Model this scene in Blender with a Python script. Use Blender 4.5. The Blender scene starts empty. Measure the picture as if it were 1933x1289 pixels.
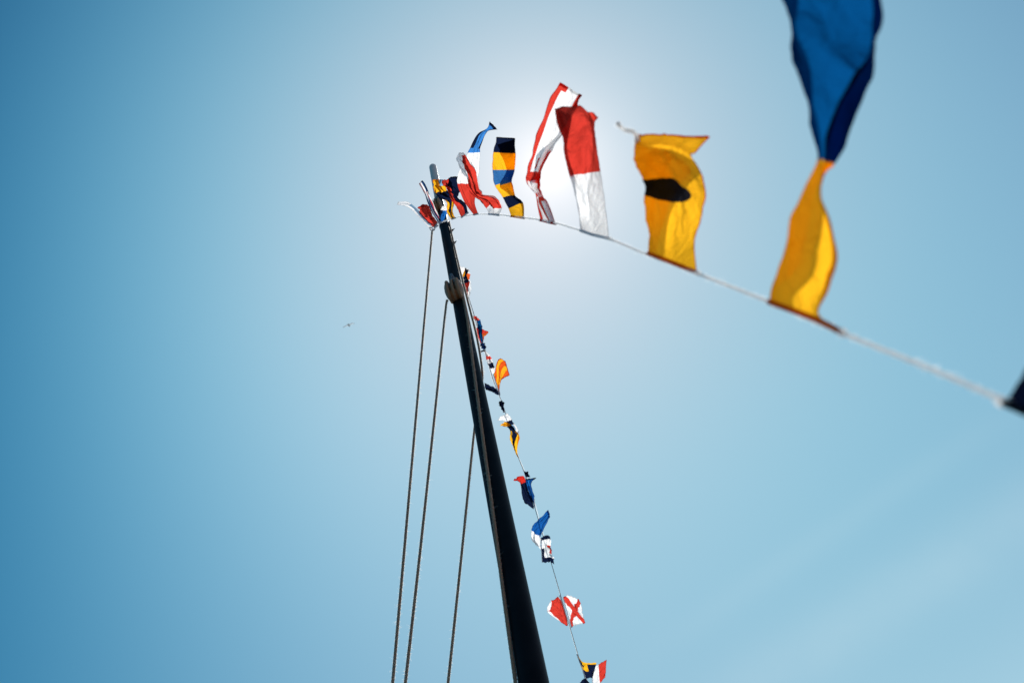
import bpy, math, random
from mathutils import Vector, Matrix, noise

# ------------------------------------------------------------------ camera, sky, sun
sc = bpy.context.scene
C = sc.collection
R = math.radians
F = 1933 * 35 / 36
ELEV, ROLL = R(60), R(15.3)
CAM = Vector((0, 0, 1.7))
fw = Vector((0, math.cos(ELEV), math.sin(ELEV)))
r0 = Vector((1, 0, 0)); u0 = Vector((0, -math.sin(ELEV), math.cos(ELEV)))
rt = math.cos(ROLL) * r0 - math.sin(ROLL) * u0
up = math.sin(ROLL) * r0 + math.cos(ROLL) * u0

def ray(x, y):
    return fw + rt * ((x - 966.5) / F) + up * ((644.5 - y) / F)

def P(x, y, d):
    """point of the place seen at photo position x, y and d metres along the view"""
    return CAM + ray(x, y) * d

cam = bpy.data.objects.new('camera', bpy.data.cameras.new('camera'))
C.objects.link(cam)
m = Matrix((rt, up, -fw)).transposed().to_4x4(); m.translation = CAM
cam.matrix_world = m
cam.data.lens = 35; cam.data.sensor_width = 36
cam.data.clip_end = 20000; cam.data.clip_start = 0.05
cam.data.dof.use_dof = True
cam.data.dof.focus_distance = 10.5
cam.data.dof.aperture_fstop = 1.9
sc.camera = cam

SUN = ray(1040, 312).normalized()
sun_el = math.asin(SUN.z); sun_az = math.atan2(SUN.x, SUN.y)
sl = bpy.data.lights.new('sun', 'SUN'); sl.energy = 5.0; sl.angle = R(0.53); sl.color = (1.0, 0.95, 0.88)
so = bpy.data.objects.new('sun', sl); C.objects.link(so)
so.rotation_euler = SUN.to_track_quat('Z', 'Y').to_euler()
so.location = (0, 0, 60)

w = bpy.data.worlds.new('World'); sc.world = w; w.use_nodes = True
nt = w.node_tree; nt.nodes.clear()
N = lambda t: nt.nodes.new(t)
wout = N('ShaderNodeOutputWorld'); bg = N('ShaderNodeBackground'); sky = N('ShaderNodeTexSky')
sky.sky_type = 'NISHITA'; sky.sun_disc = False
sky.sun_elevation = sun_el; sky.sun_rotation = sun_az
sky.altitude = 0; sky.air_density = 1.0; sky.dust_density = 0.2; sky.ozone_density = 3.0
bg.inputs['Strength'].default_value = 0.1
# clear air grading: the sky's own hue and aureole, by direction in the world
wl = nt.links.new
def wm(op, a, b=None, c=None):
    nd = N('ShaderNodeMath'); nd.operation = op
    for i, v in enumerate((a, b, c)):
        if v is None: continue
        if isinstance(v, (int, float)): nd.inputs[i].default_value = v
        else: wl(v, nd.inputs[i])
    return nd.outputs[0]
geo = N('ShaderNodeTexCoord')
nrm = N('ShaderNodeVectorMath'); nrm.operation = 'NORMALIZE'; wl(geo.outputs['Generated'], nrm.inputs[0])
DV = nrm.outputs[0]
sx = N('ShaderNodeSeparateXYZ'); wl(DV, sx.inputs[0]); dx, dy, dz = sx.outputs
def wdot(v):
    nd = N('ShaderNodeVectorMath'); nd.operation = 'DOT_PRODUCT'; wl(DV, nd.inputs[0]); nd.inputs[1].default_value = tuple(v)
    return nd.outputs['Value']
theta = wm('MULTIPLY', wm('ARCCOSINE', wm('MINIMUM', wdot(SUN), 1.0)), 180 / math.pi)
g1 = wm('EXPONENT', wm('MULTIPLY', theta, -1 / 4))
tq = wm('DIVIDE', theta, 16.0); g2 = wm('EXPONENT', wm('MULTIPLY', wm('MULTIPLY', tq, tq), -1.0))
x2 = wm('MINIMUM', wm('MULTIPLY', dx, dx), .35); z2 = wm('MULTIPLY', dz, dz); xz = wm('MULTIPLY', dx, dz); xy = wm('MULTIPLY', dx, dy); x3 = wm('MULTIPLY', dx, x2)
# thin cirrus streaks low on the right
mp = N('ShaderNodeMapping'); mp.inputs['Rotation'].default_value = (0.2, 0.9, 0.5); mp.inputs['Scale'].default_value = (3, 5, 3)
wl(DV, mp.inputs['Vector'])
cn = N('ShaderNodeTexNoise'); cn.inputs['Scale'].default_value = 2.2; cn.inputs['Detail'].default_value = 5; cn.inputs['Roughness'].default_value = .5
wl(mp.outputs[0], cn.inputs['Vector'])
def streak(p, q, width):
    n_ = ray(*p).cross(ray(*q)).normalized()
    d = wm('DIVIDE', wdot(n_), width)
    return wm('EXPONENT', wm('MULTIPLY', wm('MULTIPLY', d, d), -1.0))
cmask = wm('MULTIPLY', wm('MAXIMUM', wm('SUBTRACT', wdot(ray(1700, 1130).normalized()), .96), 0.0), 25.0)
bands = wm('ADD', streak((1500, 1250), (1880, 1010), .030), wm('MULTIPLY', streak((1380, 1130), (1560, 1010), .014), .35))
cir = wm('MULTIPLY', wm('MULTIPLY', wm('MULTIPLY_ADD', cn.outputs[0], .5, -.02), bands), cmask)
COEF = ((-4.06, 0.80, -0.68, 9.0953, 7.197, -16.4625, 1.9696, 18.0933, -7.3051, -5.5009, 1.0641, -3.7, .9, -1.0),
        (-3.642, 0.62, -0.80, 4.0767, 4.7596, -10.013, 1.9834, 11.8208, -3.15, -2.3625, -0.2705, -2.6, .38, -1.25),
        (-3.447, 0.48, -0.5344, 2.381, 3.2053, -6.5466, 1.5135, 7.9622, -1.823, -1.4439, -0.0984, -2.55, .2, -1.5))
sp_ = N('ShaderNodeSeparateColor'); wl(sky.outputs[0], sp_.inputs[0]); cb = N('ShaderNodeCombineColor')
for i, k in enumerate(COEF):
    acc = k[0]
    for q, f_ in zip((g1, g2, dx, dy, dz, x2, z2, xz, xy, x3), k[1:11]): acc = wm('MULTIPLY_ADD', q, f_, acc)
    acc = wm('MAXIMUM', acc, k[11]); acc = wm('MINIMUM', acc, k[13])
    acc = wm('ADD', acc, wm('MULTIPLY', cir, k[12]))
    wl(wm('MULTIPLY', wm('MULTIPLY', wm('EXPONENT', acc), 10.0), sp_.outputs[i]), cb.inputs[i])
wl(cb.outputs[0], bg.inputs[0]); wl(bg.outputs[0], wout.inputs[0])

sc.view_settings.view_transform = 'Standard'
sc.view_settings.look = 'None'
sc.view_settings.exposure = 0.0
sc.view_settings.gamma = 1.0

# ------------------------------------------------------------------ helpers
def srgb(r, g, b):
    f = lambda c: (c / 255 / 12.92) if c <= 10 else ((c / 255 + 0.055) / 1.055) ** 2.4
    return (f(r), f(g), f(b), 1)

def mesh(name, verts, faces, mat, parent=None, uvs=None, smooth=True):
    me = bpy.data.meshes.new(name)
    me.from_pydata([tuple(v) for v in verts], [], faces)
    if uvs:
        lay = me.uv_layers.new(name='UVMap')
        for p in me.polygons:
            for li, vi in zip(p.loop_indices, p.vertices):
                lay.data[li].uv = uvs[vi]
    if smooth:
        for p in me.polygons: p.use_smooth = True
    me.materials.append(mat)
    o = bpy.data.objects.new(name, me); C.objects.link(o)
    if parent:
        o.parent = parent
        me.transform(Matrix.Translation(-parent.location))
    return o

def tag(o, label=None, cat=None, group=None, kind=None):
    if label: o['label'] = label
    if cat: o['category'] = cat
    if group: o['group'] = group
    if kind: o['kind'] = kind
    return o

def empty(name, loc, label, cat, group=None):
    o = bpy.data.objects.new(name, None); C.objects.link(o); o.location = loc
    o.empty_display_size = 0.1
    return tag(o, label, cat, group)

def catmull(pts, t):
    """pts: list of Vectors, t in 0..1 over the whole list"""
    n = len(pts) - 1
    x = min(max(t * n, 0), n - 1e-6); i = int(x); f = x - i
    p1, p2 = pts[i], pts[i + 1]
    p0 = pts[i - 1] if i > 0 else p1 * 2 - p2
    p3 = pts[i + 2] if i + 2 <= n else p2 * 2 - p1
    return 0.5 * ((2 * p1) + (p2 - p0) * f + (2 * p0 - 5 * p1 + 4 * p2 - p3) * f * f + (3 * p1 - p0 - 3 * p2 + p3) * f ** 3)

def across(pts, t):
    """like catmull, but with short tangents beside a fold so the cloth does not bulge out of it"""
    n = len(pts) - 1
    x = min(max(t * n, 0), n - 1e-6); i = int(x); f = x - i
    def tan(k):
        if k == 0: return (pts[1] - pts[0]) * .6
        if k == n: return (pts[n] - pts[n - 1]) * .6
        a, b = pts[k] - pts[k - 1], pts[k + 1] - pts[k]
        la, lb = a.length, b.length
        q = min(la, lb) / max(la, lb, 1e-9)
        return (a + b) * .5 * (.12 + .88 * q)
    p1, p2 = pts[i], pts[i + 1]; m1, m2 = tan(i), tan(i + 1)
    f2, f3 = f * f, f * f * f
    return p1 * (2 * f3 - 3 * f2 + 1) + m1 * (f3 - 2 * f2 + f) + p2 * (3 * f2 - 2 * f3) + m2 * (f3 - f2)

def resample(pts, step):
    dense = [catmull(pts, i / 600) for i in range(601)]
    out = [dense[0]]; acc = 0
    for a, b in zip(dense, dense[1:]):
        seg = (b - a).length; pos = step - acc
        while pos <= seg:
            out.append(a.lerp(b, pos / seg)); pos += step
        acc = (acc + seg) % step if seg + acc >= step else acc + seg
    out.append(dense[-1])
    return out

def sweep(path, rad, nside=10, lobes=0, pitch=6.0, depth=0.18, cap=True):
    """tube along a path; with lobes it is laid rope. rad: number or function of 0..1"""
    V, Fc = [], []
    n = len(path); s = 0
    t0 = (path[1] - path[0]).normalized()
    a = t0.orthogonal().normalized()
    for i, p in enumerate(path):
        t = (path[min(i + 1, n - 1)] - path[max(i - 1, 0)]).normalized()
        a = (a - t * a.dot(t)).normalized(); b = t.cross(a)
        if i: s += (p - path[i - 1]).length
        r = rad(i / (n - 1)) if callable(rad) else rad
        for k in range(nside):
            th = 2 * math.pi * k / nside
            rr = r
            if lobes:
                ph = th - 2 * math.pi * s / (pitch * r * 2)
                rr = r * (1 - depth + depth * abs(math.cos(lobes * ph / 2)))
            V.append(p + (a * math.cos(th) + b * math.sin(th)) * rr)
    for i in range(n - 1):
        for k in range(nside):
            k2 = (k + 1) % nside
            Fc.append((i * nside + k, i * nside + k2, (i + 1) * nside + k2, (i + 1) * nside + k))
    if cap:
        Fc.append(tuple(range(nside))[::-1]); Fc.append(tuple((n - 1) * nside + k for k in range(nside)))
    return V, Fc

def join(*vf):
    V, Fc = [], []
    for v, f in vf:
        o = len(V); V += list(v); Fc += [tuple(i + o for i in q) for q in f]
    return V, Fc

def fibres(path, r, per_m, seed, lmin=.5, lmax=1.6, wdt=.0022):
    rnd = random.Random(seed); V, Fc = [], []
    L = sum((b - a).length for a, b in zip(path, path[1:]))
    for _ in range(int(L * per_m)):
        i = rnd.randrange(len(path) - 1); p = path[i].lerp(path[i + 1], rnd.random())
        t = (path[i + 1] - path[i]).normalized(); a = t.orthogonal().normalized()
        th = rnd.uniform(0, 6.283); d = (a * math.cos(th) + t.cross(a) * math.sin(th))
        q = p + d * r * .85
        ln = r * (rnd.uniform(lmin, lmax) if rnd.random() > .06 else rnd.uniform(1.6, 3.2))
        e = q + (d + t * rnd.uniform(-.8, .8)).normalized() * ln
        sdir = t.cross(d) * wdt * .5
        o = len(V); V += [q - sdir, q + sdir, e]; Fc.append((o, o + 1, o + 2))
    return V, Fc

# ------------------------------------------------------------------ materials
def new_mat(name):
    m = bpy.data.materials.new(name); m.use_nodes = True
    m.node_tree.nodes.clear()
    return m

def principled(name, col, rough=.6, col2=None, nscale=8, bump=0, metal=0, sheen=0, bscale=60, coat=0):
    m = new_mat(name); t = m.node_tree; n = t.nodes
    o = n.new('ShaderNodeOutputMaterial'); b = n.new('ShaderNodeBsdfPrincipled')
    b.inputs['Roughness'].default_value = rough; b.inputs['Metallic'].default_value = metal
    b.inputs['Sheen Weight'].default_value = sheen
    b.inputs['Coat Weight'].default_value = coat; b.inputs['Coat Roughness'].default_value = .2
    tc = n.new('ShaderNodeTexCoord')
    if col2:
        nz = n.new('ShaderNodeTexNoise'); nz.inputs['Scale'].default_value = nscale; nz.inputs['Detail'].default_value = 6
        rp = n.new('ShaderNodeValToRGB')
        rp.color_ramp.elements[0].position = .35; rp.color_ramp.elements[1].position = .7
        rp.color_ramp.elements[0].color = (*col[:3], 1); rp.color_ramp.elements[1].color = (*col2[:3], 1)
        t.links.new(tc.outputs['Object'], nz.inputs['Vector']); t.links.new(nz.outputs[0], rp.inputs[0])
        t.links.new(rp.outputs[0], b.inputs['Base Color'])
    else:
        b.inputs['Base Color'].default_value = (*col[:3], 1)
    if bump:
        n2 = n.new('ShaderNodeTexNoise'); n2.inputs['Scale'].default_value = bscale; n2.inputs['Detail'].default_value = 5
        bp = n.new('ShaderNodeBump'); bp.inputs['Strength'].default_value = bump; bp.inputs['Distance'].default_value = .01
        t.links.new(tc.outputs['Object'], n2.inputs['Vector'])
        t.links.new(n2.outputs[0], bp.inputs['Height']); t.links.new(bp.outputs[0], b.inputs['Normal'])
    t.links.new(b.outputs[0], o.inputs[0])
    return m

YEL = (.88, .43, .014); NAV = (.006, .011, .035); BLU = (.001, .058, .19); RED = (.60, .042, .028)
WHT = (.84, .84, .85); BLK = (.010, .010, .014); ORG = (.75, .16, .015); LBL = (.20, .36, .52)

def cloth(name, base, layers, hem=None, hw=.03, trans=.86, weave=.16):
    """woven bunting: base colour, then colour fields laid over it in the flag's own uv; doubled hems let less light through"""
    m = new_mat(name); t = m.node_tree; n = t.nodes; L = t.links.new
    def M(op, a, b=None, c=None):
        nd = n.new('ShaderNodeMath'); nd.operation = op
        for i, v in enumerate((a, b, c)):
            if v is None: continue
            if isinstance(v, (int, float)): nd.inputs[i].default_value = v
            else: L(v, nd.inputs[i])
        return nd.outputs[0]
    uv = n.new('ShaderNodeUVMap'); sp = n.new('ShaderNodeSeparateXYZ'); L(uv.outputs[0], sp.inputs[0])
    u, v = sp.outputs[0], sp.outputs[1]
    def rng(x, a, b): return M('MULTIPLY', M('GREATER_THAN', x, a), M('LESS_THAN', x, b))
    cur = n.new('ShaderNodeRGB'); cur.outputs[0].default_value = (*base, 1); cur = cur.outputs[0]
    def over(mask, col):
        nonlocal cur
        mx = n.new('ShaderNodeMix'); mx.data_type = 'RGBA'
        L(mask, mx.inputs[0]); L(cur, mx.inputs[6]); mx.inputs[7].default_value = (*col, 1)
        cur = mx.outputs[2]
    for ly in layers:
        k = ly[0]
        if k == 'rect': over(M('MULTIPLY', rng(u, ly[1], ly[2]), rng(v, ly[3], ly[4])), ly[5])
        elif k == 'ell':
            a = M('DIVIDE', M('SUBTRACT', u, ly[1]), ly[3]); b = M('DIVIDE', M('SUBTRACT', v, ly[2]), ly[4])
            over(M('LESS_THAN', M('ADD', M('MULTIPLY', a, a), M('MULTIPLY', b, b)), 1), ly[5])
        elif k == 'diam':
            a = M('ABSOLUTE', M('DIVIDE', M('SUBTRACT', u, ly[1]), ly[3])); b = M('ABSOLUTE', M('DIVIDE', M('SUBTRACT', v, ly[2]), ly[4]))
            over(M('LESS_THAN', M('ADD', a, b), 1), ly[5])
        elif k == 'salt':
            d1 = M('ABSOLUTE', M('SUBTRACT', u, v)); d2 = M('ABSOLUTE', M('SUBTRACT', M('ADD', u, v), 1))
            over(M('LESS_THAN', M('MINIMUM', d1, d2), ly[1]), ly[2])
        elif k == 'diag':
            over(M('LESS_THAN', M('FRACT', M('ADD', M('MULTIPLY', M('ADD', u, M('MULTIPLY', v, ly[3])), ly[1]), .1)), .5), ly[2])
    # hem
    e = M('MINIMUM', M('MINIMUM', u, M('SUBTRACT', 1, u)), M('SUBTRACT', 1, v))
    hm = M('LESS_THAN', e, hw)
    if hem: over(hm, hem)
    tc = n.new('ShaderNodeTexCoord')
    nz = n.new('ShaderNodeTexNoise'); nz.inputs['Scale'].default_value = 16; nz.inputs['Detail'].default_value = 4
    nz.inputs['Distortion'].default_value = 1.2
    L(tc.outputs['Object'], nz.inputs['Vector'])
    n3 = n.new('ShaderNodeTexNoise'); n3.inputs['Scale'].default_value = 90; n3.inputs['Detail'].default_value = 3
    L(tc.outputs['Object'], n3.inputs['Vector'])
    bp = n.new('ShaderNodeBump'); bp.inputs['Strength'].default_value = .85; bp.inputs['Distance'].default_value = .02
    L(M('ADD', nz.outputs[0], M('MULTIPLY', n3.outputs[0], .15)), bp.inputs['Height'])
    df = n.new('ShaderNodeBsdfDiffuse'); tl = n.new('ShaderNodeBsdfTranslucent')
    L(cur, df.inputs[0]); L(bp.outputs[0], df.inputs['Normal']); L(bp.outputs[0], tl.inputs['Normal'])
    g = n.new('ShaderNodeGamma'); g.inputs[1].default_value = 1.0
    L(cur, g.inputs[0])
    hv = n.new('ShaderNodeMix'); hv.data_type = 'RGBA'; hv.blend_type = 'MULTIPLY'
    L(hm, hv.inputs[0]); L(g.outputs[0], hv.inputs[6]); L(g.outputs[0], hv.inputs[7])   # light crosses two layers in the hem
    L(hv.outputs[2], tl.inputs[0])
    mx = n.new('ShaderNodeMixShader')
    L(M('MULTIPLY', trans, M('SUBTRACT', 1, M('MULTIPLY', hm, .45))), mx.inputs[0])
    L(df.outputs[0], mx.inputs[1]); L(tl.outputs[0], mx.inputs[2])
    tr = n.new('ShaderNodeBsdfTransparent'); g2_ = n.new('ShaderNodeGamma'); g2_.inputs[1].default_value = 1.0
    L(cur, g2_.inputs[0]); L(g2_.outputs[0], tr.inputs[0])                      # gaps of the open weave
    m2 = n.new('ShaderNodeMixShader'); L(M('MULTIPLY', weave, M('SUBTRACT', 1, hm)), m2.inputs[0])
    L(mx.outputs[0], m2.inputs[1]); L(tr.outputs[0], m2.inputs[2])
    o = n.new('ShaderNodeOutputMaterial'); L(m2.outputs[0], o.inputs[0])
    return m

M_MAST = principled('black_mast_paint', (.003, .0045, .007), .5, (.007, .009, .013), 5, bump=.05, bscale=30)
M_MAST.node_tree.nodes['Principled BSDF'].inputs['IOR'].default_value = 1.18
M_HEAD = principled('grey_masthead_paint', (.58, .62, .66), .5, (.66, .70, .74), 9)
M_IRON = principled('galvanised_iron', (.10, .12, .14), .45, (.2, .22, .25), 30, metal=.6)
M_WOOD = principled('weathered_ash_wood', (.17, .16, .15), .8, (.27, .25, .23), 25, bump=.3)
M_BARE = principled('bare_brown_wood', (.20, .085, .03), .6, (.28, .13, .05), 30, bump=.2)
def rope_mat(name, c1, c2, trans, open_=0):
    m = principled(name, c1, .9, c2, 120, bump=.4, bscale=250)
    t = m.node_tree; b = [x for x in t.nodes if x.type == 'BSDF_PRINCIPLED'][0]; o = [x for x in t.nodes if x.type == 'OUTPUT_MATERIAL'][0]
    tl = t.nodes.new('ShaderNodeBsdfTranslucent'); tl.inputs[0].default_value = (*c2, 1)
    mx = t.nodes.new('ShaderNodeMixShader'); mx.inputs[0].default_value = trans
    t.links.new(b.outputs[0], mx.inputs[1]); t.links.new(tl.outputs[0], mx.inputs[2]); t.links.new(mx.outputs[0], o.inputs[0])
    if open_:                                   # loosely laid cord: some light passes straight between the strands
        tr = t.nodes.new('ShaderNodeBsdfTransparent'); m2 = t.nodes.new('ShaderNodeMixShader'); m2.inputs[0].default_value = open_
        t.links.new(mx.outputs[0], m2.inputs[1]); t.links.new(tr.outputs[0], m2.inputs[2]); t.links.new(m2.outputs[0], o.inputs[0])
    return m
M_ROPE = rope_mat('hemp_rope', (.24, .18, .13), (.38, .29, .21), .06)
M_FIB = rope_mat('hemp_fibre', (.72, .66, .6), (.84, .8, .74), .8)
M_LINE = rope_mat('white_cord', (.86, .87, .88), (.92, .92, .92), .95, .45)
M_LFIB = rope_mat('white_cord_fibre', (.86, .87, .88), (.92, .92, .92), .85)
M_THIN = rope_mat('grey_cord', (.28, .29, .30), (.4, .41, .42), .1)

# ------------------------------------------------------------------ ground (below the view)
gm = principled('dark_planking', (.045, .042, .04), .9, (.07, .065, .06), 1.5, bump=.2)
S = 6000
g = mesh('ground', [(-S, -S, 0), (S, -S, 0), (S, S, 0), (-S, S, 0)], [(0, 1, 2, 3)], gm, smooth=False)
tag(g, kind='structure')

# ------------------------------------------------------------------ mast
HD = 15.4
A_top = P(839, 428, HD)
def on_vertical(x, y):
    """point on the sight line through x, y that stands nearest above the mast's foot"""
    d = ray(x, y); k = (A_top.x * d.x + A_top.y * d.y) / (d.x * d.x + d.y * d.y)
    return CAM + d * k
A_bot = on_vertical(1007.5, 1289)
ax = (A_top - A_bot).normalized()
foot = A_bot - ax * (A_bot.z / ax.z)
HGT = (A_top - foot).length
def rad_at(z):            # radius by height along the mast
    zb, zt = (A_bot - foot).length, HGT
    rb, rtp = .118, .0725
    f_ = (z - zb) / (zt - zb)
    return rb + (rtp - rb) * f_ if f_ > 0 else rb + .025 * min(1, -f_)
mast = empty('mast', foot, 'tall black tapering ship mast leaning across the picture with ropes beside it', 'mast')
npt = 60
def axis_at_y(y):
    """point of the mast axis that is seen at photo row y, and its height up the mast"""
    lo, hi = 0, HGT + 12
    for _ in range(50):
        md = (lo + hi) / 2; p = foot + ax * md - CAM
        yy = 644.5 - F * p.dot(up) / p.dot(fw)
        if yy > y: lo = md
        else: hi = md
    return foot + ax * lo, lo
top_len = axis_at_y(376)[1]
tip = axis_at_y(314)[0]
path = [foot + ax * (top_len * i / npt) for i in range(npt + 1)]
V, Fc = sweep(path, lambda f: rad_at(f * top_len), 48)
mesh('pole', V, Fc, M_MAST, mast)
# grey painted masthead with a rounded top
hl = (tip - (foot + ax * top_len)).length
hp, hr = [], []
b0 = foot + ax * (top_len + .002)
for i in range(13):
    f_ = i / 12; hp.append(b0 + ax * ((hl - .07) * f_)); hr.append(.072 - .006 * f_)
for i in range(1, 9):
    a_ = i / 8 * math.pi / 2; hp.append(b0 + ax * (hl - .07 + .066 * math.sin(a_))); hr.append(max(.066 * math.cos(a_), .002))
V, Fc = sweep(hp, lambda f: hr[round(f * (len(hr) - 1))], 32)
mesh('masthead', V, Fc, M_HEAD, mast)
# iron band below the head
def ring(c, n_, r_, h_, t_=.012, ns=40):
    prof = [(r_, -h_ / 2), (r_ + t_, -h_ / 2), (r_ + t_, h_ / 2), (r_, h_ / 2)]
    a = n_.orthogonal().normalized(); b = n_.cross(a); V, Fc = [], []
    for i in range(ns):
        th = 2 * math.pi * i / ns; d = a * math.cos(th) + b * math.sin(th)
        for (q, z) in prof: V.append(c + d * q + n_ * z)
    for i in range(ns):
        j = (i + 1) % ns
        for k in range(4):
            k2 = (k + 1) % 4
            Fc.append((i * 4 + k, j * 4 + k, j * 4 + k2, i * 4 + k2))
    return V, Fc
V, Fc = ring(foot + ax * (top_len - .06), ax, rad_at(top_len) - .004, .07)
mesh('mast_band', V, Fc, M_IRON, mast, smooth=False)
V, Fc = ring(foot + ax * (HGT + .02), ax, rad_at(HGT) - .004, .05)
mesh('mast_band', V, Fc, M_IRON, mast, smooth=False)
def depth_of(p): return (p - CAM).dot(fw)
side = (rt - ax * rt.dot(ax)).normalized()            # across the mast, towards the right of the view
front = side.cross(ax).normalized()
if front.dot(fw) > 0: front = -front
# two small pointed spikes on the right flank
for y, tx, ty in ((438, 859, 431), (462, 862.5, 454)):
    c, z = axis_at_y(y); r_ = rad_at(z)
    d = depth_of(c)
    b = c + side * (r_ - .004) ; e = P(tx, ty, d)
    pth = [b.lerp(e, i / 6) for i in range(7)]
    V, Fc = sweep(pth, lambda f: .030 * (1 - f) ** 1.2 + .0015, 10)
    mesh('spike', V, Fc, M_MAST, mast)

# ------------------------------------------------------------------ ropes
def rope(name, pts, r, mat, label, cat, group=None, step=None, lobes=3, fib=0, seed=1, nside=15, fmat=None, fw_=.0022):
    path = resample(pts, step or r * 1.1)
    V, Fc = sweep(path, r, nside, lobes=lobes, pitch=4.2, depth=.22)
    root = mesh(name, V, Fc, mat)
    tag(root, label, cat, group)
    if fib:
        fv = fibres(path, r, fib, seed, .35, .95, fw_)
        o = mesh('loose_fibres', fv[0], fv[1], fmat or M_FIB, None, smooth=False)
        o.parent = root; o['kind'] = 'stuff'
    return root

def eye(root, c, r_, t_):
    a, b = side, (ax + front * .3).normalized()
    pth = [c + a * (r_ * .7 * math.cos(q)) + b * (r_ * math.sin(q)) for q in [2 * math.pi * i / 20 for i in range(21)]]
    V, Fc = sweep(pth, t_, 10, lobes=3, pitch=4.2)
    mesh('spliced_eye', [v - root.location for v in V], Fc, M_ROPE).parent = root
bl_c, bl_z = axis_at_y(549)
D2 = depth_of(bl_c) - rad_at(bl_z) - .09     # in front of the mast
gr = 'hauling ropes beside the mast'
# left rope from the masthead, straight to lower left
ha = rope('halyard_rope', [P(816, 434, 15.25), P(800, 617, 12.9), P(779, 858, 10.6), P(741, 1291, 8.3), P(690, 1870, 6.3)], .0145, M_ROPE,
     'leftmost of the hanging brown ropes, from the masthead flags to the bottom edge', 'rope', gr, fib=1300, seed=3)
eye(ha, P(816.3, 431.5, 15.25), .045, .013)
rope('halyard_rope', [P(845, 566, D2 + .02), P(841, 585, D2 - .1), P(823, 760, 11.2), P(797, 1005, 9.6), P(765, 1291, 8.2), P(700, 1870, 6.3)], .0145, M_ROPE,
     'middle of the hanging brown ropes, running down from the wooden block', 'rope', gr, fib=1300, seed=4)
# rope that runs down the right flank, goes behind the mast and comes out on its left
fl = []
def flank(y, k, bk, extra=0):
    c, z = axis_at_y(y); r_ = rad_at(z) + .018
    a_ = R(k)
    return c + side * (r_ * math.cos(a_)) + front * (r_ * math.sin(a_)) + side * extra
pts = [flank(424, 30, 0), flank(470, 32, 0), flank(510, 25, 0), flank(548, 15, 0, .005), flank(585, 0, 0, .015), flank(625, -12, 0, .03), flank(665, -22, 0, .03), flank(705, -40, 0, .02)]
d_ = depth_of(pts[-1])
pts += [P(903, 750, d_ + .05), P(895, 815, d_ - .2), P(872, 1040, 9.9), P(845.5, 1291, 8.6), P(800, 1700, 7.0)]
rope('halyard_rope', pts, .014, M_ROPE,
     'brown rope passing down the mast flank, behind it and out at its left', 'rope', gr, fib=1000, seed=5)
# rope down the front of the mast
fp = []
for y, x in ((562, 871), (600, 880), (700, 893), (800, 906), (940, 925), (1050, 939.5), (1150, 953), (1291, 973)):
    c, z = axis_at_y(y)
    r_ = rad_at(z) + .021
    pc = c - CAM; cx = 966.5 + F * pc.dot(rt) / pc.dot(fw)
    off = (x - cx) / F * depth_of(c)
    off = max(-r_ * .995, min(r_ * .995, off))
    fp.append(c + side * off + front * math.sqrt(max(r_ * r_ - off * off, 0)) * 1.0)
fp.append(fp[-1] + (fp[-1] - fp[-2]) * 1.6)
rope('halyard_rope', fp, .0165, M_ROPE, 'grey brown rope lying on the front of the black mast from the block downward', 'rope', gr, fib=400, seed=6)

# ------------------------------------------------------------------ blocks
def ellipsoid(c, a, b, n_, ra, rb, rn, nu=20, nv=12, p=1.0):
    V, Fc = [], []
    for j in range(nv + 1):
        ph = -math.pi / 2 + math.pi * j / nv
        for i in range(nu):
            th = 2 * math.pi * i / nu
            cx = math.copysign(abs(math.cos(th)) ** p, math.cos(th)); cy = math.copysign(abs(math.sin(th)) ** p, math.sin(th))
            V.append(c + a * (ra * math.cos(ph) * cx) + b * (rb * math.cos(ph) * cy) + n_ * (rn * math.sin(ph)))
    for j in range(nv):
        for i in range(nu):
            i2 = (i + 1) % nu
            Fc.append((j * nu + i, j * nu + i2, (j + 1) * nu + i2, (j + 1) * nu + i))
    return V, Fc
def cyl(c, n_, r_, h_, ns=24):
    pth = [c - n_ * h_ / 2, c - n_ * h_ / 2 * .999, c + n_ * h_ / 2 * .999, c + n_ * h_ / 2]
    return sweep(pth, lambda f: r_ * (.97 if f in (0, 1) else 1), ns)
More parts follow.
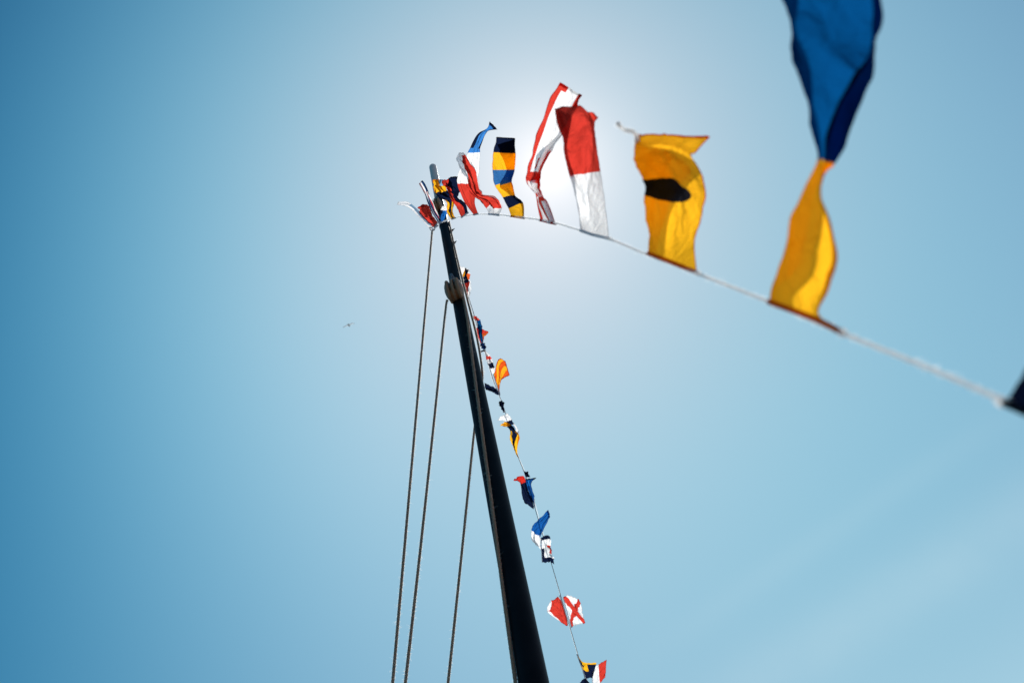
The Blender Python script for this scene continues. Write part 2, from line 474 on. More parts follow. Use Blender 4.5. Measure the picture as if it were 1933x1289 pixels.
def pulley(c, axu, n_, size, label, shackle=True):
    """wooden block: cheeks around sheaves, strop round the shell; axu up its length, n_ across its cheeks"""
    b = axu.cross(n_).normalized()
    root = empty('pulley_block', c, label, 'pulley')
    L_, W_ = size, size * .62
    for s in (-1, 1):
        V, Fc = ellipsoid(c + n_ * (s * size * .185) + axu * size * .06 * (1 - s * .3), b, axu, n_, W_ * .50, L_ * .47, size * .165, p=.8)
        mesh('cheek', V, Fc, M_WOOD, root)
    for s in (-.35, .35):
        V, Fc = cyl(c + n_ * (s * size * .30) - axu * size * .10, n_, W_ * .44, size * .10)
        mesh('sheave', V, Fc, M_BARE, root)
    V, Fc = ellipsoid(c - axu * size * .34, b, axu, n_, W_ * .40, L_ * .20, size * .26)
    mesh('tail_piece', V, Fc, M_BARE, root)
    for s in (-.42, .0, .42):
        pts = [c + n_ * (s * size * .45) + axu * size * .03 + b * (W_ * .55 * math.cos(t)) + axu * (L_ * .53 * math.sin(t)) for t in [2 * math.pi * i / 24 for i in range(25)]]
        V, Fc = sweep(resample(pts, .008), size * .062, 10, lobes=3, pitch=4)
        mesh('strop', V, Fc, M_ROPE, root)
    if shackle:
        for k in range(3):
            cc = c + axu * (L_ * .72 + k * size * .20)
            aa = n_ if k % 2 == 0 else b
            pts = [cc + aa * (size * .07 * math.cos(t)) + axu * (size * .15 * math.sin(t)) for t in [2 * math.pi * i / 16 for i in range(17)]]
            V, Fc = sweep(pts, size * .032, 8)
            mesh('chain_link', V, Fc, M_IRON, root)
        pts = [c + axu * L_ * 1.12, c + axu * L_ * 1.4]
        V, Fc = sweep([pts[0].lerp(pts[1], i / 8) for i in range(9)], lambda f: size * .075 * (1 - .5 * abs(f - .5)), 12)
        mesh('shackle', V, Fc, M_IRON, root)
    return root
bn = (side * .95 + front * .3).normalized()
bax = (ax - bn * ax.dot(bn)).normalized()
pulley(P(857.5, 549, D2 - .10), bax, bn, .36, 'weathered wooden double pulley block strapped with rope on the mast', True)
c3, z3 = axis_at_y(388)
bn2 = (side * .95 + front * .3).normalized(); bax2 = (ax - bn2 * ax.dot(bn2)).normalized()
pulley(P(824, 388, depth_of(c3) - .22), bax2, bn2, .27, 'dark grey wooden pulley block at the masthead among the flags', False)

# ------------------------------------------------------------------ signal flag lines
def inv(x): return .065 + (x - 829) * 5.1e-4
def dup_(x): return 1 / inv(x)
LINE = [(818, 430), (829, 422), (850, 413.5), (880, 407.5), (910, 404.5), (945, 406), (985, 410.5), (1040, 419), (1100, 436.5), (1150, 451), (1225, 482),
        (1315, 516), (1455, 571), (1588, 628), (1750, 693.5), (1900, 758), (2060, 829), (2300, 935)]
lp = [P(x, y, dup_(x)) for x, y in LINE]
rope('flag_line', lp, .0046, M_LINE, 'white cord carrying the large flags from the masthead out to the right edge', 'cord', None, step=.011, nside=9, fib=1500, seed=9, fmat=M_LFIB, fw_=.0016)
LOW = [(842, 430), (862, 495), (884, 560), (896, 598), (910, 645), (930, 714), (941, 743), (953, 776), (976, 855), (991, 895), (1006, 945), (1019, 990),
       (1040, 1060), (1058, 1122), (1091, 1235), (1112, 1306), (1160, 1470)]
def dlow(y): return 15.6 + (y - 430) / 860 * 1.2
l2 = [P(x, y, dlow(y) + .12) for x, y in LOW]
gl = 'thin cords of the lower flag string'
rope('flag_line', l2, .006, M_THIN, 'thin grey cord carrying the small flags down to the bottom right', 'cord', gl, step=.014, nside=8)
l3 = [P(x + 2.6 - 3.5 * abs(math.sin(y / 150)), y, dlow(y) + .2) for x, y in LOW]
rope('flag_line', l3, .004, M_LINE, 'finer pale cord running alongside the grey cord of the small flags', 'cord', gl, step=.012, nside=8)

# ------------------------------------------------------------------ signal flags
CROP = {'c1': (740, 200, 4.958), 'c2': (960, 130, 3.791), 'c3': (1150, 210, 3.907), 'c4': (1420, 0, 3.907), 'c5': (1420, 290, 3.483), 'c6': (1780, 650, 7.16),
        'c8': (860, 580, 7.1625), 'd1': (900, 740, 8.056), 'd2': (940, 870, 6.136), 'd3': (1000, 1080, 6.165), 'd8': (840, 480, 10.74)}
nflag = [0]
UPG = 'large signal flags on the white cord'; MHG = 'signal flags bunched at the masthead'; LOG = 'small signal flags on the lower cords'
def flag(label, crop, rows, mat, group, d0=None, ks=None, dcs=None, vs=None, wr=.007, nu=36, nv=72, sleeve=None, seed=None, dd=None, law=True):
    """rows run from the hoist (on the cord) to the fly; every row gives points across the cloth. ks: depth span across each row (last point nearer),
    dcs: how far each row has swung along the view, dd: extra depth for each point across, so folds lie in front of or behind the rest"""
    nflag[0] += 1; sd = seed or nflag[0] * 7.31
    nr = len(rows); npnt = len(rows[0])
    pts3 = []
    rows_px = []
    for r_, row in enumerate(rows):
        cr = crop[r_] if isinstance(crop, list) else crop
        x0, y0, s = CROP[cr]
        rows_px.append([(x0 + p[0] / s, y0 + p[1] / s) for p in row])
    hx = [p[0] for p in rows_px[0]]; hy = [p[1] for p in rows_px[0]]
    hm = (sum(hx) / npnt, sum(hy) / npnt)
    if d0 is None: d0 = dup_(hm[0]) if group != LOG else dlow(hm[1])
    kk = []
    for r_, row in enumerate(rows_px):
        f_ = r_ / (nr - 1)
        if r_ == 0 and law and group != LOG:
            k = dup_(min(hx)) - dup_(max(hx))
        else:
            k = ks[r_] if ks else .22
        dc = dcs[r_] if dcs else -.30 * f_ * min(1, d0 / 4)
        out = []
        for i, (x, y) in enumerate(row):
            t = i / (npnt - 1)
            e = dd[r_][i] if dd else 0
            d = d0 + dc - k * (t - .5) + e
            out.append(P(x, y, d))
        pts3.append(out)
    vs = vs or [i / (nr - 1) for i in range(nr)]
    V, UV, Fc = [], [], []
    cols = []
    for j in range(nv + 1):
        tr = j / nv
        # v by row position
        x = min(tr * (nr - 1), nr - 1 - 1e-6); i0 = int(x); v = vs[i0] + (vs[i0 + 1] - vs[i0]) * (x - i0)
        ctrl = [catmull([pts3[r_][i] for r_ in range(nr)], tr) for i in range(npnt)]
        for i in range(nu + 1):
            u = i / nu
            p = across(ctrl, u) if npnt > 2 else ctrl[0].lerp(ctrl[1], u)
            V.append(p); UV.append((u, v))
    # wrinkles: slanting ripples and small random folds, fading at the hoist
    W = nu + 1
    wid = [sum((V[j * W + i + 1] - V[j * W + i]).cross(fw).length for i in range(nu)) for j in range(nv + 1)]
    wmax = max(wid)
    V2 = []
    for j in range(nv + 1):
        for i in range(W):
            p = V[j * W + i]
            a = V[j * W + min(i + 1, nu)] - V[j * W + max(i - 1, 0)]
            b = V[min(j + 1, nv) * W + i] - V[max(j - 1, 0) * W + i]
            nn = a.cross(b)
            nn = nn.normalized() if nn.length > 1e-9 else -fw
            u, v = UV[j * W + i]
            fade = (min(1, v * 5) * .9 + .1) * min(1, wid[j] / wmax * 1.15) ** 1.3
            q = Vector((u * 3.2 + v * 1.1, v * 2.3, sd))
            h = noise.noise(q) * 2.2 + noise.noise(q * 2.6) * .9
            h += 1.1 * (.5 - abs(noise.noise(Vector((u * 6 + v * 4, v * 5 - u * 2, sd + 4))))) ** 3 * 6 + .5 * noise.noise(q * 6)
            h += .7 * math.sin((u * 2.2 + v * 1.6 + noise.noise(q * .8) * 1.2) * 5 + sd)
            ed = max(0, 1 - min(u, 1 - u) * 14) * noise.noise(Vector((v * 14, u * 2, sd + 9))) * .9
            V2.append(p + nn * (wr * fade * h * (.3 + .7 * min(1, 6 * u * (1 - u)))) + (a.normalized() if a.length > 1e-9 else rt) * wr * ed * fade)
    for j in range(nv):
        for i in range(nu):
            Fc.append((j * W + i, j * W + i + 1, (j + 1) * W + i + 1, (j + 1) * W + i))
    base = sum((V2[i] for i in range(W)), Vector()) / W
    root = empty('signal_flag', base, label, 'flag', group)
    mesh('cloth', V2, Fc, mat, root, UV)
    # sleeve of doubled cloth at the hoist
    sp = [V2[i] for i in range(0, W, 2)]
    if (sp[0] - sp[-1]).length > .05:
        Vs, Fs = sweep(sp, .007 if group == UPG else .009, 10)
        mesh('hoist_sleeve', Vs, Fs, sleeve or mat_sleeve_w, root)
    if group == UPG:
        for q, dr in ((V2[0], V2[0] - V2[1]), (V2[nu], V2[nu] - V2[nu - 1])):
            dr = dr.normalized(); b_ = dr.orthogonal().normalized()
            kv = ellipsoid(q + dr * .012, b_, dr, b_.cross(dr), .0105, .015, .0105, 10, 7)
            mesh('knot', kv[0], kv[1], M_LINE, root)
    return root, V2, W

def plain(name, c): 
    return cloth(name, c, [], hw=0)
def sleeve_mat(n_, c): return rope_mat(n_, c, tuple(min(x * 1.25, .9) for x in c), .75)
mat_sleeve_w = sleeve_mat('white_sleeve', (.55, .60, .66)); mat_sleeve_y = sleeve_mat('brown_yellow_sleeve', (.60, .24, .02))
mat_sleeve_b = sleeve_mat('navy_sleeve', (.01, .014, .03)); mat_sleeve_r = sleeve_mat('red_sleeve', (.5, .03, .015))

def cord(root, pts, r=.006):
    path = resample(pts, .01)
    V, Fc = join(sweep(path, r, 8, lobes=3, pitch=5), fibres(path, r, 2600, 5, .4, 1.0, .002))
    mesh('tie_cord', V, Fc, M_LFIB, root)

# --- nearest: yellow hoist half, blue fly half, twisted in the middle
c5r = [[(160, 990), (125, 980), (420, 1090), (580, 1170)], [(165, 885), (145, 890), (425, 1010), (432, 1050)], [(290, 760), (180, 740), (505, 860), (490, 880)],
       [(335, 600), (215, 600), (550, 660), (535, 690)], [(370, 440), (260, 430), (510, 450), (500, 450)], [(395, 290), (318, 290), (448, 270), (446, 280)], [(432, 165), (388, 150), (468, 160), (455, 170)]]
def c4to5(p): return (p[0] * 3.483 / 3.907, (p[1] / 3.907 - 290) * 3.483)
c4r = [[(490, 1170), (495, 1150), (612, 1185), (520, 1180)], [(462, 980), (465, 960), (715, 1000), (545, 1010)], [(425, 760), (432, 750), (815, 760), (620, 770)],
       [(345, 470), (352, 465), (862, 560), (740, 560)], [(300, 240), (305, 238), (872, 330), (862, 400)], [(275, 60), (280, 58), (905, 140), (895, 150)], [(265, -120), (270, -120), (885, -100), (880, -90)],
       [(300, -330), (305, -330), (900, -330), (895, -330)]]
rk = c5r + [[c4to5(p) for p in r_] for r_ in c4r]
n_ = len(rk)
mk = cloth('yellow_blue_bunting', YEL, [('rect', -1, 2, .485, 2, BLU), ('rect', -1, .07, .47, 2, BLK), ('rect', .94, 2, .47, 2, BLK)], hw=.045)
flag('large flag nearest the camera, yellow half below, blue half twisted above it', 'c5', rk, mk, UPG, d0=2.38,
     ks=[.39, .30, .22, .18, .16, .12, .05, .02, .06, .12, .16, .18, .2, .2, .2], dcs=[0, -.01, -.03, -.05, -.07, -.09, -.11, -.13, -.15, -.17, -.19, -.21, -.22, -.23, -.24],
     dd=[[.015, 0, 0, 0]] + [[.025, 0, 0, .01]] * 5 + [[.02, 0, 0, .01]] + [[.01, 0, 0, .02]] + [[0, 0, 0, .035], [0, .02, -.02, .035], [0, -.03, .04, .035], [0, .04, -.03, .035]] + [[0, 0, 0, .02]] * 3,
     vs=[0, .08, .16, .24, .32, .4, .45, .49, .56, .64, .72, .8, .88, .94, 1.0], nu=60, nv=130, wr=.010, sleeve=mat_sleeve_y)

# --- yellow with a black ball
ri = [[(330, 1062), (293, 1050), (470, 1118), (645, 1190)], [(388, 870), (293, 870), (470, 905), (632, 950)], [(440, 700), (287, 650), (490, 700), (690, 760)], [(530, 550), (270, 530), (490, 560), (712, 600)],
      [(600, 430), (225, 385), (450, 380), (672, 450)], [(430, 300), (203, 270), (450, 268), (605, 325)], [(230, 250), (203, 238), (430, 235), (640, 300)], [(232, 170), (225, 168), (480, 170), (745, 190)]]
mi = cloth('yellow_black_ball_bunting', YEL, [('ell', .52, .455, .31, .095, BLK)], hem=ORG, hw=.02)
fr, fv, fw_ = flag('yellow flag with a black ball, curling over at its top', 'c3', ri, mi, UPG,
     ks=[.5, .24, .2, .2, .2, .2, .2, .2], dcs=[0, -.02, -.05, -.09, -.14, -.15, -.10, -.02],
     dd=[[.015, 0, 0, 0], [.03, 0, .02, 0], [.04, 0, .03, 0], [.05, 0, .03, 0], [.05, 0, .03, 0], [.05, 0, 0, 0], [.03, 0, 0, 0], [0, 0, 0, 0]],
     vs=[0, .17, .35, .5, .66, .8, .88, 1], nu=60, nv=110, wr=.009, sleeve=mat_sleeve_y)
dI = dup_(1270)
cord(fr, [P(1166.6, 233, dI - .02), P(1171, 240, dI), P(1180, 246, dI), P(1194, 249, dI - .03), P(1201, 256, dI - .03), P(1202, 270, dI - .06)], .0075)

# --- white and red halves
rh = [[(526, 1162), (520, 1158), (600, 1187), (720, 1215)], [(502, 1040), (508, 1030), (575, 1000), (703, 1040)], [(478, 890), (482, 880), (572, 860), (680, 880)], [(470, 775), (455, 765), (572, 745), (660, 735)],
      [(425, 600), (412, 580), (585, 570), (632, 560)], [(440, 440), (372, 440), (580, 400), (622, 450)], [(450, 340), (350, 330), (545, 300), (618, 380)], [(430, 320), (346, 283), (515, 262), (642, 345)]]
mh = cloth('white_red_bunting', WHT, [('rect', -1, 2, .5, 2, RED)], hw=.022)
flag('flag split into a white lower half and red upper half, beside the sun', 'c2', rh, mh, UPG,
     ks=[.55, .3, .22, .2, .2, .2, .2, .2], dcs=[0, -.02, -.05, -.09, -.13, -.18, -.22, -.24],
     dd=[[0, 0, 0, 0], [.0, 0, .09, 0], [.02, 0, .11, 0], [.03, 0, .11, 0], [.05, 0, .09, 0], [.1, 0, .04, 0], [.1, 0, .02, 0], [.06, 0, 0, .04]],
     vs=[0, .17, .36, .5, .68, .84, .93, 1], nu=56, nv=100, wr=.011, sleeve=mat_sleeve_w)

# --- red bordered with white, in front of the sun
r4 = [[(228, 1085), (335, 1110), (290, 1098)], [(205, 980), (278, 960), (225, 975)], [(188, 890), (240, 908), (205, 900)], [(126, 806), (224, 850), (150, 830)], [(135, 715), (234, 730), (185, 735)], [(165, 610), (295, 585), (215, 600)],
      [(205, 480), (378, 480), (330, 500)], [(250, 340), (402, 400), (385, 400)], [(305, 210), (472, 262), (465, 262)], [(365, 95), (517, 185), (510, 183)]]
m4 = cloth('red_white_cross_bunting', RED, [('rect', .12, .34, -1, .2, WHT), ('rect', .10, .36, .24, .36, WHT), ('rect', .66, .86, -1, .14, WHT), ('rect', .62, 2, .2, .36, WHT), ('rect', .12, 2, .43, 2, WHT), ('rect', .38, .60, .40, .56, RED), ('rect', .22, .30, .45, .52, RED), ('rect', .42, 2, .86, 2, RED), ('rect', -1, .2, .955, 2, RED)], hem=None, hw=.02)
flag('white flag with red border hanging twisted right in front of the sun', 'c2', r4, m4, UPG,
     ks=[.5, .3, .12, .04, -.1, -.05, .06, .06, .05, .05], dcs=[0, -.02, -.05, -.05, -.08, -.11, -.15, -.18, -.22, -.25], dd=[[0, 0, .02]] + [[0, 0, .05]] * 6 + [[0, 0, .02]] * 3, wr=.016, nu=48, nv=110, sleeve=mat_sleeve_r)

# --- yellow and blue stripes
rg = [[(1115, 1032), (1232, 1052), (1226, 1046)], [(1088, 960), (1224, 910), (1200, 915)], [(1035, 856), (1150, 838), (1100, 830)], [(965, 742), (1128, 712), (1010, 745)], [(944, 600), (1148, 598), (1068, 600)],
      [(950, 435), (1155, 445), (1010, 440)], [(975, 292), (1158, 306), (990, 360)]]
mg = cloth('yellow_blue_stripe_bunting', YEL, [('rect', -1, 2, .167, .333, NAV), ('rect', -1, 2, .5, .667, (.03, .13, .34)), ('rect', -1, 2, .833, 2, NAV)], hw=.014)  # middle blue stripe coloured paler, as if washed out by the sun
flag('narrow flag in crossways yellow and navy stripes', 'c1', rg, mg, UPG,
     ks=[.55, .25, .2, .2, .2, .2, .2], dcs=[0, -.03, -.07, -.11, -.15, -.18, -.2],
     dd=[[0, 0, 0], [0, 0, .02], [0, 0, .05], [0, 0, .12], [0, 0, .12], [0, 0, .12], [0, 0, .1]], wr=.009, sleeve=mat_sleeve_y)

# --- white with red middle
rf = [[(905, 1012), (1000, 1022)], [(888, 960), (1026, 935)], [(840, 890), (955, 868)], [(775, 838), (850, 838)], [(720, 765), (838, 800)], [(688, 660), (805, 665)], [(630, 565), (772, 560)], [(604, 500), (715, 478)], [(628, 438), (665, 440)]]
mf = cloth('white_red_middle_bunting', WHT, [('rect', .36, .93, .1, .93, RED), ('rect', .0, .55, .16, .55, RED)], hw=.02)
flag('white flag with a long red middle, bending left over its neighbour', 'c1', rf, mf, MHG,
     ks=[.6, .2, .15, .1, .15, .2, .2, .2, .1], dcs=[0, -.05, -.1, -.12, -.15, -.2, -.25, -.3, -.32], wr=.022)
# --- red, white, blue thirds
rtt = [[(765, 1020), (805, 1010)], [(680, 900), (775, 900)], [(617, 745), (800, 760)], [(610, 660), (815, 640)], [(650, 560), (820, 560)], [(712, 432), (822, 425)], [(755, 345), (828, 375)], [(800, 268), (880, 262)], [(890, 210), (912, 232)], [(920, 145), (987, 222)]]
mt = cloth('red_white_blue_bunting', RED, [('rect', -1, 2, .24, .545, WHT), ('rect', -1, 2, .545, 2, (.02, .14, .45))], hem=None, hw=.05)
mt2 = cloth('red_white_blue_dark_hem', RED, [('rect', -1, 2, .24, .545, WHT), ('rect', -1, 2, .545, 2, (.04, .20, .55)), ('rect', -1, .3, .6, .86, NAV), ('rect', -1, .12, .6, 2, NAV), ('rect', .85, 2, .6, 2, NAV), ('rect', -1, 2, .955, 2, NAV)], hw=.02)
flag('red, white and blue flag whose thin twisted end reaches highest', 'c1', rtt, mt2, MHG,
     ks=[.6, .2, .15, .15, .15, .15, .15, .12, .05, .1], dcs=[0, 0, .05, .05, 0, -.05, -.1, -.15, -.2, -.25], wr=.022)
# --- red and navy lengthwise halves
re_ = [[(650, 1045), (712, 1000)], [(605, 945), (690, 915)], [(550, 865), (640, 888)], [(528, 815), (610, 855)], [(495, 745), (642, 800)], [(478, 690), (612, 665)]]
me_ = cloth('red_navy_halves_bunting', RED, [('rect', .52, 2, -1, 2, NAV)], hw=.02)
flag('flag of red and navy lengthwise halves bunched right of the masthead', 'c1', re_, me_, MHG,
     ks=[.6, .3, -.1, -.25, .3, .1], dcs=[0, .03, .06, .06, .02, 0], wr=.035)
# --- yellow, blue, yellow stripes
rd = [[(560, 1062), (597, 1047)], [(515, 1000), (570, 1005)], [(510, 900), (575, 890)], [(440, 850), (545, 830)], [(398, 770), (505, 765)], [(385, 690), (490, 690)]]
md = cloth('yellow_navy_bunting', YEL, [('rect', .3, .65, -1, .5, NAV), ('rect', -1, 2, .5, .72, NAV), ('rect', .55, 2, .85, 2, LBL)], hw=.03)
flag('yellow and navy flag folded across the top of the mast', 'c1', rd, md, MHG,
     ks=[.6, .2, .15, .2, .2, .2], dcs=[0, 0, 0, -.05, -.1, -.1], wr=.035)
# --- small blue and white in front of the mast
ra = [[(440, 1088), (482, 1080)], [(446, 1010), (516, 1000)], [(456, 968), (516, 962)], [(470, 948), (495, 918)]]
ma = cloth('blue_white_bunting', (.012, .12, .42), [('rect', -1, 2, .5, 2, WHT), ('rect', -1, .3, -1, .6, NAV)], hw=.03)
flag('small blue and white flag hanging in front of the mast', 'c1', ra, ma, MHG, d0=14.6, law=False, ks=[.1, .15, .15, .1], dcs=[0, 0, 0, 0], wr=.01)
# --- blue white red lengthwise stripes
rc = [[(440, 1105), (472, 1082)], [(376, 1000), (438, 1030)], [(330, 900), (385, 900)], [(308, 830), (352, 830)], [(270, 762), (332, 772)], [(250, 732), (286, 696)]]
mc = cloth('blue_white_red_stripe_bunting', BLU, [('rect', .3, .48, -1, .7, WHT), ('rect', .66, .84, -1, .7, RED), ('rect', .84, 2, -1, .7, WHT), ('rect', .0, .4, .62, 2, (.6, .3, .3)), ('rect', .36, .6, .62, 2, WHT), ('rect', -1, .2, .9, 2, RED), ('rect', .9, 2, .6, 2, NAV)], hw=.03)
flag('slim blue, white and red striped flag curling up left of the masthead', 'c1', rc, mc, MHG, d0=14.7, law=False, ks=[.1, .15, .15, .15, .15, .1], dcs=[0, -.03, -.06, -.08, -.1, -.1], wr=.009)
# --- red swallowtail
rb_ = [[(395, 1138), (428, 1090)], [(330, 1085), (388, 1030)], [(264, 1015), (355, 965)], [(260, 965), (335, 930)], [(236, 946), (290, 918)]]
mb = cloth('red_bunting', RED, [], hw=.03)
flag('plain red flag crumpled at the left of the masthead', 'c1', rb_, mb, MHG, d0=14.9, law=False, ks=[.1, .2, .25, .2, .1], dcs=[0, -.03, -.05, -.05, -.05], wr=.03)
# --- long white tail
rw = [[(372, 1168), (432, 1118)], [(305, 1098), (345, 1085)], [(232, 1022), (268, 1002)], [(178, 966), (215, 948)], [(112, 936), (148, 900)], [(45, 926), (58, 898)]]
mw = cloth('white_bunting', WHT, [('rect', .35, 2, .1, .72, LBL)], hw=.02)  # blue-grey field is shading painted into the all-white cloth
flag('pale white flag streaming left as a thin tail from the masthead', 'c1', rw, mw, MHG, d0=15.0, law=False, ks=[.15, .2, .2, .2, .2, .1], dcs=[0, -.03, -.06, -.09, -.12, -.15], wr=.008)
# --- navy flag cut by the right edge
rr = [[(838, 795), (1100, 905), (1500, 1070)], [(1050, 480), (1300, 600), (1620, 760)], [(1260, 120), (1500, 260), (1800, 420)], [(1500, -300), (1700, -150), (1980, 0)]]
mr = cloth('navy_bunting', NAV, [], hw=.05)
flag('dark navy flag cut off by the right edge', 'c6', rr, mr, UPG, ks=[.3, .2, .2, .2], dcs=[0, -.05, -.1, -.15], sleeve=mat_sleeve_b)

# --- lower string, from the mast downward
LK = dict(wr=.024, nu=28, nv=44)
m_ = cloth('white_red_ball_bunting', WHT, [('ell', .62, .75, .16, .45, (.7, .10, .02))], hw=.02)
flag('small white flag with a red ball peeping from behind the mast', 'd8', [[(480, 885), (290, 250)], [(505, 800), (380, 262)], [(538, 700), (490, 305)]], m_, LOG, ks=[0, .1, .1], dcs=[.05, .05, .1], **LK)
m_ = cloth('navy_red_yellow_bunting', RED, [('rect', -1, 2, .42, 2, NAV), ('rect', -1, .32, .62, .96, YEL)], hw=.02)
flag('small navy and red flag with a yellow bar, beside the pulley block', 'd8', [[(463, 938), (472, 885)], [(400, 725), (465, 705)], [(366, 620), (492, 575)], [(343, 512), (445, 450)], [(378, 385), (450, 392)], [(410, 308), (490, 328)]], m_, LOG,
     ks=[0, .1, .15, .15, .1, .1], dcs=[.1, -.05, -.1, -.1, -.1, -.05], **LK)
m_ = cloth('red_white_blue_slip', BLU, [('rect', -1, .52, .5, .78, WHT), ('rect', -1, .3, -1, .5, RED), ('rect', -1, 2, .78, 2, RED)], hw=.0)
flag('small flag of red, white and blue patches just below the pulley block', 'c8', [[(335, 490), (372, 468)], [(298, 350), (352, 315)], [(268, 215), (342, 188)], [(242, 106), (300, 152)]], m_, LOG, ks=[0, .15, .2, .1], dcs=[0, -.05, -.08, -.1], **LK)
m_ = cloth('red_painted_glow_bunting', RED, [('rect', .12, .6, .1, .9, ORG)], hw=.03)  # orange field is sunlight painted onto the plain red cloth
flag('small bright red flag with sunlit orange painted in, pointing right', 'c8', [[(372, 465), (345, 285)], [(385, 405), (385, 312)], [(418, 372), (425, 322)], [(440, 352), (445, 332)]], m_, LOG, ks=[0, .15, .15, .1], dcs=[.05, .05, .05, .05], **LK)
m_ = cloth('dark_blue_bunting', (.01, .04, .16), [], hw=.03)
flag('tiny dark blue flag rolled up under the red and orange one', 'c8', [[(378, 572), (402, 572)], [(355, 520), (388, 520)], [(345, 490), (366, 474)]], m_, LOG, ks=[.1, .1, .1], dcs=[0, 0, 0], **LK)
m_ = cloth('banded_bunting', WHT, [('rect', -1, 2, .15, .34, NAV), ('rect', -1, 2, .5, .67, RED), ('rect', -1, 2, .86, 2, NAV)], hw=.0)
flag('slim flag banded in navy, white and red close to the mast', 'c8', [[(497, 905), (528, 880)], [(466, 805), (522, 795)], [(440, 740), (498, 722)], [(405, 660), (475, 672)], [(380, 605), (420, 605)], [(340, 617), (374, 580)]], m_, LOG,
     ks=[0, .15, .15, .15, .15, .1], dcs=[0] * 6, vs=[0, .2, .4, .62, .83, 1], **LK)
m_ = cloth('yellow_red_diagonal_bunting', (.86, .36, .015), [('diag', 1.7, (.72, .09, .012), -.75)], hem=RED, hw=.045)
flag('small flag in yellow and red diagonal stripes glowing in the sun', 'c8', [[(598, 1182), (512, 905)], [(602, 1065), (535, 850)], [(620, 985), (552, 760)], [(680, 942), (600, 690)], [(730, 915), (678, 735)]], m_, LOG, ks=[0, .1, .1, .1, .1], dcs=[0, 0, 0, 0, 0], wr=.016, nu=36, nv=44)
m_ = cloth('navy_small_bunting', NAV, [], hw=.03)
flag('small navy flag stretched left from the cord to the mast', 'c8', [[(600, 1188), (592, 1140)], [(530, 1162), (520, 1085)], [(412, 1112), (388, 1018)]], m_, LOG, ks=[0, .1, .15], dcs=[0, 0, -.05], **LK)
flag('tightly furled navy flag wrapped on the cord', 'd1', [[(404, 304), (420, 300)], [(385, 235), (412, 232)], [(346, 140), (384, 128)]], m_, LOG, ks=[.15, .1, .1], dcs=[0, 0, 0], **LK)
m_ = cloth('white_navy_bunting', WHT, [('rect', -1, 2, .42, .66, NAV), ('rect', -1, .6, .2, .42, LBL)], hw=.02)
flag('small pale flag with one navy band above a yellow and navy flag', 'd1', [[(612, 632), (638, 592)], [(555, 575), (612, 535)], [(478, 490), (556, 455)], [(428, 440), (520, 395)], [(318, 422), (478, 312)]], m_, LOG, ks=[0, .15, .15, .15, .15], dcs=[0, -.03, -.05, -.05, -.1], **LK)
m_ = cloth('yellow_navy_slip', YEL, [('rect', .28, .74, -1, .84, NAV), ('rect', -1, 2, .68, .84, NAV)], hw=.0)
flag('small yellow flag with navy middle, dangling as a twisted slip', 'd1', [[(632, 1002), (622, 965)], [(588, 925), (612, 885)], [(558, 840), (614, 770)], [(523, 712), (637, 655)], [(512, 580), (602, 608)], [(438, 515), (530, 512)], [(348, 503), (432, 455)]], m_, LOG,
     ks=[0, .1, .15, .15, .15, .1, .1], dcs=[0, 0, 0, 0, -.05, -.08, -.1], **LK)
m_ = cloth('navy_red_bunting', NAV, [('rect', -1, 2, .66, 2, (.62, .03, .02))], hw=.02)
flag('small navy flag with a red tip folding to the left', 'd2', [[(412, 558), (414, 520)], [(330, 490), (392, 430)], [(292, 430), (358, 370)], [(268, 295), (328, 272)], [(238, 225), (298, 185)], [(178, 218), (250, 168)]], m_, LOG, ks=[0, .12, .15, .15, .12, .1], dcs=[0, -.03, -.05, -.08, -.1, -.1], **LK)
m_ = cloth('royal_blue_bunting', (.006, .05, .2), [('rect', .2, .8, .68, .92, (.01, .14, .45))], hem=NAV, hw=.06)
flag('small blue flag folded to a triangle pointing right', 'd2', [[(428, 532), (418, 440)], [(380, 420), (420, 400)], [(345, 330), (402, 345)], [(322, 268), (388, 258)], [(314, 205), (440, 192)]], m_, LOG, ks=[0, .1, .1, .1, .1], dcs=[.05, .06, .06, .05, .02], **LK)
m_ = cloth('navy_slip', NAV, [], hw=.03)
flag('tiny navy flag bunched on the cord above the blue triangle', 'd2', [[(297, 116), (308, 122)], [(308, 150), (356, 150)], [(318, 192), (360, 188)]], m_, LOG, ks=[.1, .1, .1], dcs=[0, 0, 0], **LK)
m_ = cloth('white_blue_bunting', WHT, [('rect', -1, 2, .5, 2, (.008, .09, .34))], hw=.03)
flag('small flag half white and half royal blue, blue end pointing up', 'd2', [[(500, 1032), (500, 985)], [(400, 900), (495, 985)], [(382, 835), (492, 905)], [(408, 755), (495, 855)], [(470, 678), (532, 780)], [(582, 566), (607, 645)]], m_, LOG, ks=[0, .15, .15, .15, .15, .15], dcs=[0, -.05, -.08, -.08, -.08, -.05], **LK)
m_ = cloth('navy_white_red_bunting', NAV, [('rect', .14, .82, .0, 2, WHT), ('rect', .45, 2, -1, .26, NAV), ('rect', .36, .66, .68, 2, RED)], hw=.0)
flag('small navy bordered white flag with a red square', 'd2', [[(498, 888), (514, 1172)], [(530, 868), (560, 1172)], [(560, 858), (605, 1170)], [(592, 860), (650, 1188)]], m_, LOG, ks=[0, .1, .1, .1], dcs=[-.05, -.05, 0, .05], **LK)
m_ = cloth('white_red_diamond_bunting', WHT, [('diam', .48, .36, .75, .62, RED)], hw=.03)
flag('small white flag with a red diamond, left of the cord', 'd3', [[(455, 592), (352, 265)], [(425, 615), (300, 300)], [(335, 560), (235, 345)], [(205, 462), (198, 415)]], m_, LOG, ks=[0, .12, .12, .1], dcs=[0, -.02, -.05, -.08], **LK)
m_ = cloth('white_red_saltire_bunting', WHT, [('salt', .15, RED)], hw=.03)
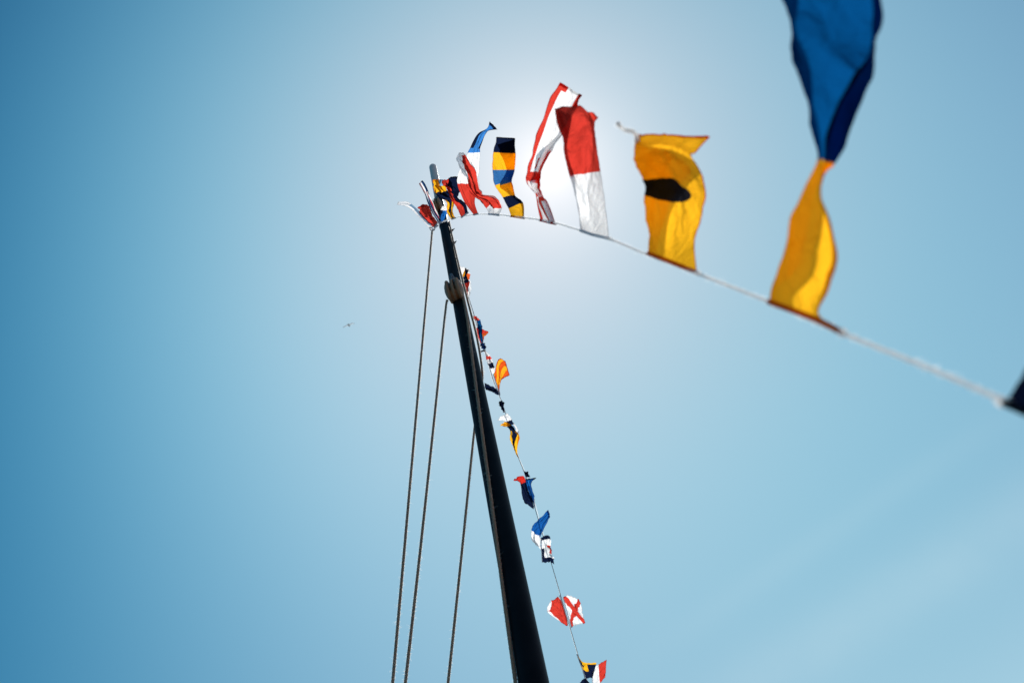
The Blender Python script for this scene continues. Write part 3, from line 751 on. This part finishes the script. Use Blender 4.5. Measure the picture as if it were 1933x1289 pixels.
flag('small white flag with a red diagonal cross, right of the cord', 'd3', [[(486, 642), (388, 288)], [(530, 618), (452, 264)], [(590, 605), (530, 295)], [(648, 592), (574, 312)]], m_, LOG, ks=[0, .12, .12, .1], dcs=[0, 0, .03, .05], wr=.03, nu=36, nv=36)
m_ = cloth('yellow_navy_cross_bunting', NAV, [('rect', -1, .1, -1, 2, YEL), ('rect', .1, .55, .28, .55, YEL), ('rect', .42, .6, -1, .5, YEL)], hw=.0)
flag('small yellow and navy flag at the bottom edge', 'd3', [[(548, 952), (655, 1235)], [(610, 1035), (690, 1225)], [(690, 1052), (715, 1225)], [(778, 1048), (728, 1235)]], m_, LOG, ks=[0, .1, .1, .1], dcs=[0, 0, 0, 0], wr=.014, nu=28, nv=36)
m_ = cloth('white_red_half_bunting', WHT, [('rect', -1, 2, .5, 2, RED)], hw=.03)
flag('small flag half white and half red at the bottom edge', 'd3', [[(722, 1105), (735, 1400)], [(770, 1085), (790, 1320)], [(830, 1050), (840, 1260)], [(895, 1012), (880, 1215)]], m_, LOG, ks=[0, .1, .1, .1], dcs=[.1, .05, .05, .05], wr=.016, nu=28, nv=36)
m_ = cloth('navy_red_low_bunting', NAV, [('rect', .5, 2, -1, .5, RED)], hw=.03)
flag('dark navy flag with a red patch lowest at the bottom edge', 'd3', [[(660, 1232), (735, 1420)], [(635, 1228), (690, 1400)], [(582, 1280), (600, 1380)]], m_, LOG, ks=[0, .1, .1], dcs=[0, -.05, -.1], **LK)

# ------------------------------------------------------------------ gull
def gull():
    D = 112; c = P(658.8, 614.2, D)
    bx = (rt * .12 - up * .38 + fw * .85).normalized()      # heading
    wy = (rt * .93 + up * .36).normalized(); wy = (wy - bx * wy.dot(bx)).normalized(); wz = bx.cross(wy)
    if wz.z < 0: wz = -wz
    root = empty('seagull', c, 'white gull with grey wingtips gliding far off left of the mast', 'bird')
    mw_ = principled('gull_body_shade', (.38, .38, .38), .7); mf_ = rope_mat('gull_feather', (.75, .75, .75), (.85, .85, .86), .7); mg_ = principled('gull_grey', (.25, .26, .28), .7, (.35, .36, .38), 6)  # body colour greyed to carry the shade of its backlit underside
    pr = [(-.30, .012), (-.24, .03), (-.12, .075), (0, .09), (.1, .08), (.17, .05), (.21, .045), (.245, .045), (.275, .028), (.32, .006)]
    V, Fc = sweep([c + bx * a for a, _ in pr], lambda f: pr[round(f * 9)][1], 14)
    # tail fan joined to the body mesh
    o = len(V); tl = [(-.22, -.03, .01), (-.22, .03, .01), (-.42, .09, .0), (-.42, -.09, .0)]
    for h in (.006, -.006): V += [c + bx * a + wy * b + wz * (z + h) for a, b, z in tl]
    Fc += [(o, o + 1, o + 2, o + 3), (o + 7, o + 6, o + 5, o + 4)] + [(o + i, o + (i + 1) % 4, o + 4 + (i + 1) % 4, o + 4 + i) for i in range(4)]
    mesh('body', V, Fc, mw_, root)
    for s in (-1, 1):
        V, Fc = [], []
        st = [(.03, .10, -.09, .03), (.2, .12, -.08, .09), (.36, .13, -.05, .10), (.5, .08, -.06, .06), (.62, 0, -.09, .01), (.7, -.1, -.12, -.03)]
        for (y_, f_, b_, z_) in st:
            for (q, h) in ((f_, .006), (b_, .004), (b_, -.004), (f_, -.010)):
                V.append(c + wy * (s * y_) + bx * q + wz * (z_ + h))
        for i in range(len(st) - 1):
            for k in range(4):
                k2 = (k + 1) % 4; Fc.append((i * 4 + k, i * 4 + k2, (i + 1) * 4 + k2, (i + 1) * 4 + k))
        Fc += [(0, 1, 2, 3), (20, 21, 22, 23)]
        wing = mesh('wing', V, Fc, mf_, root)
        wing.data.materials.append(mg_)
        for i, p in enumerate(wing.data.polygons):
            if i // 4 >= 4 and i < 20: p.material_index = 1
gull()
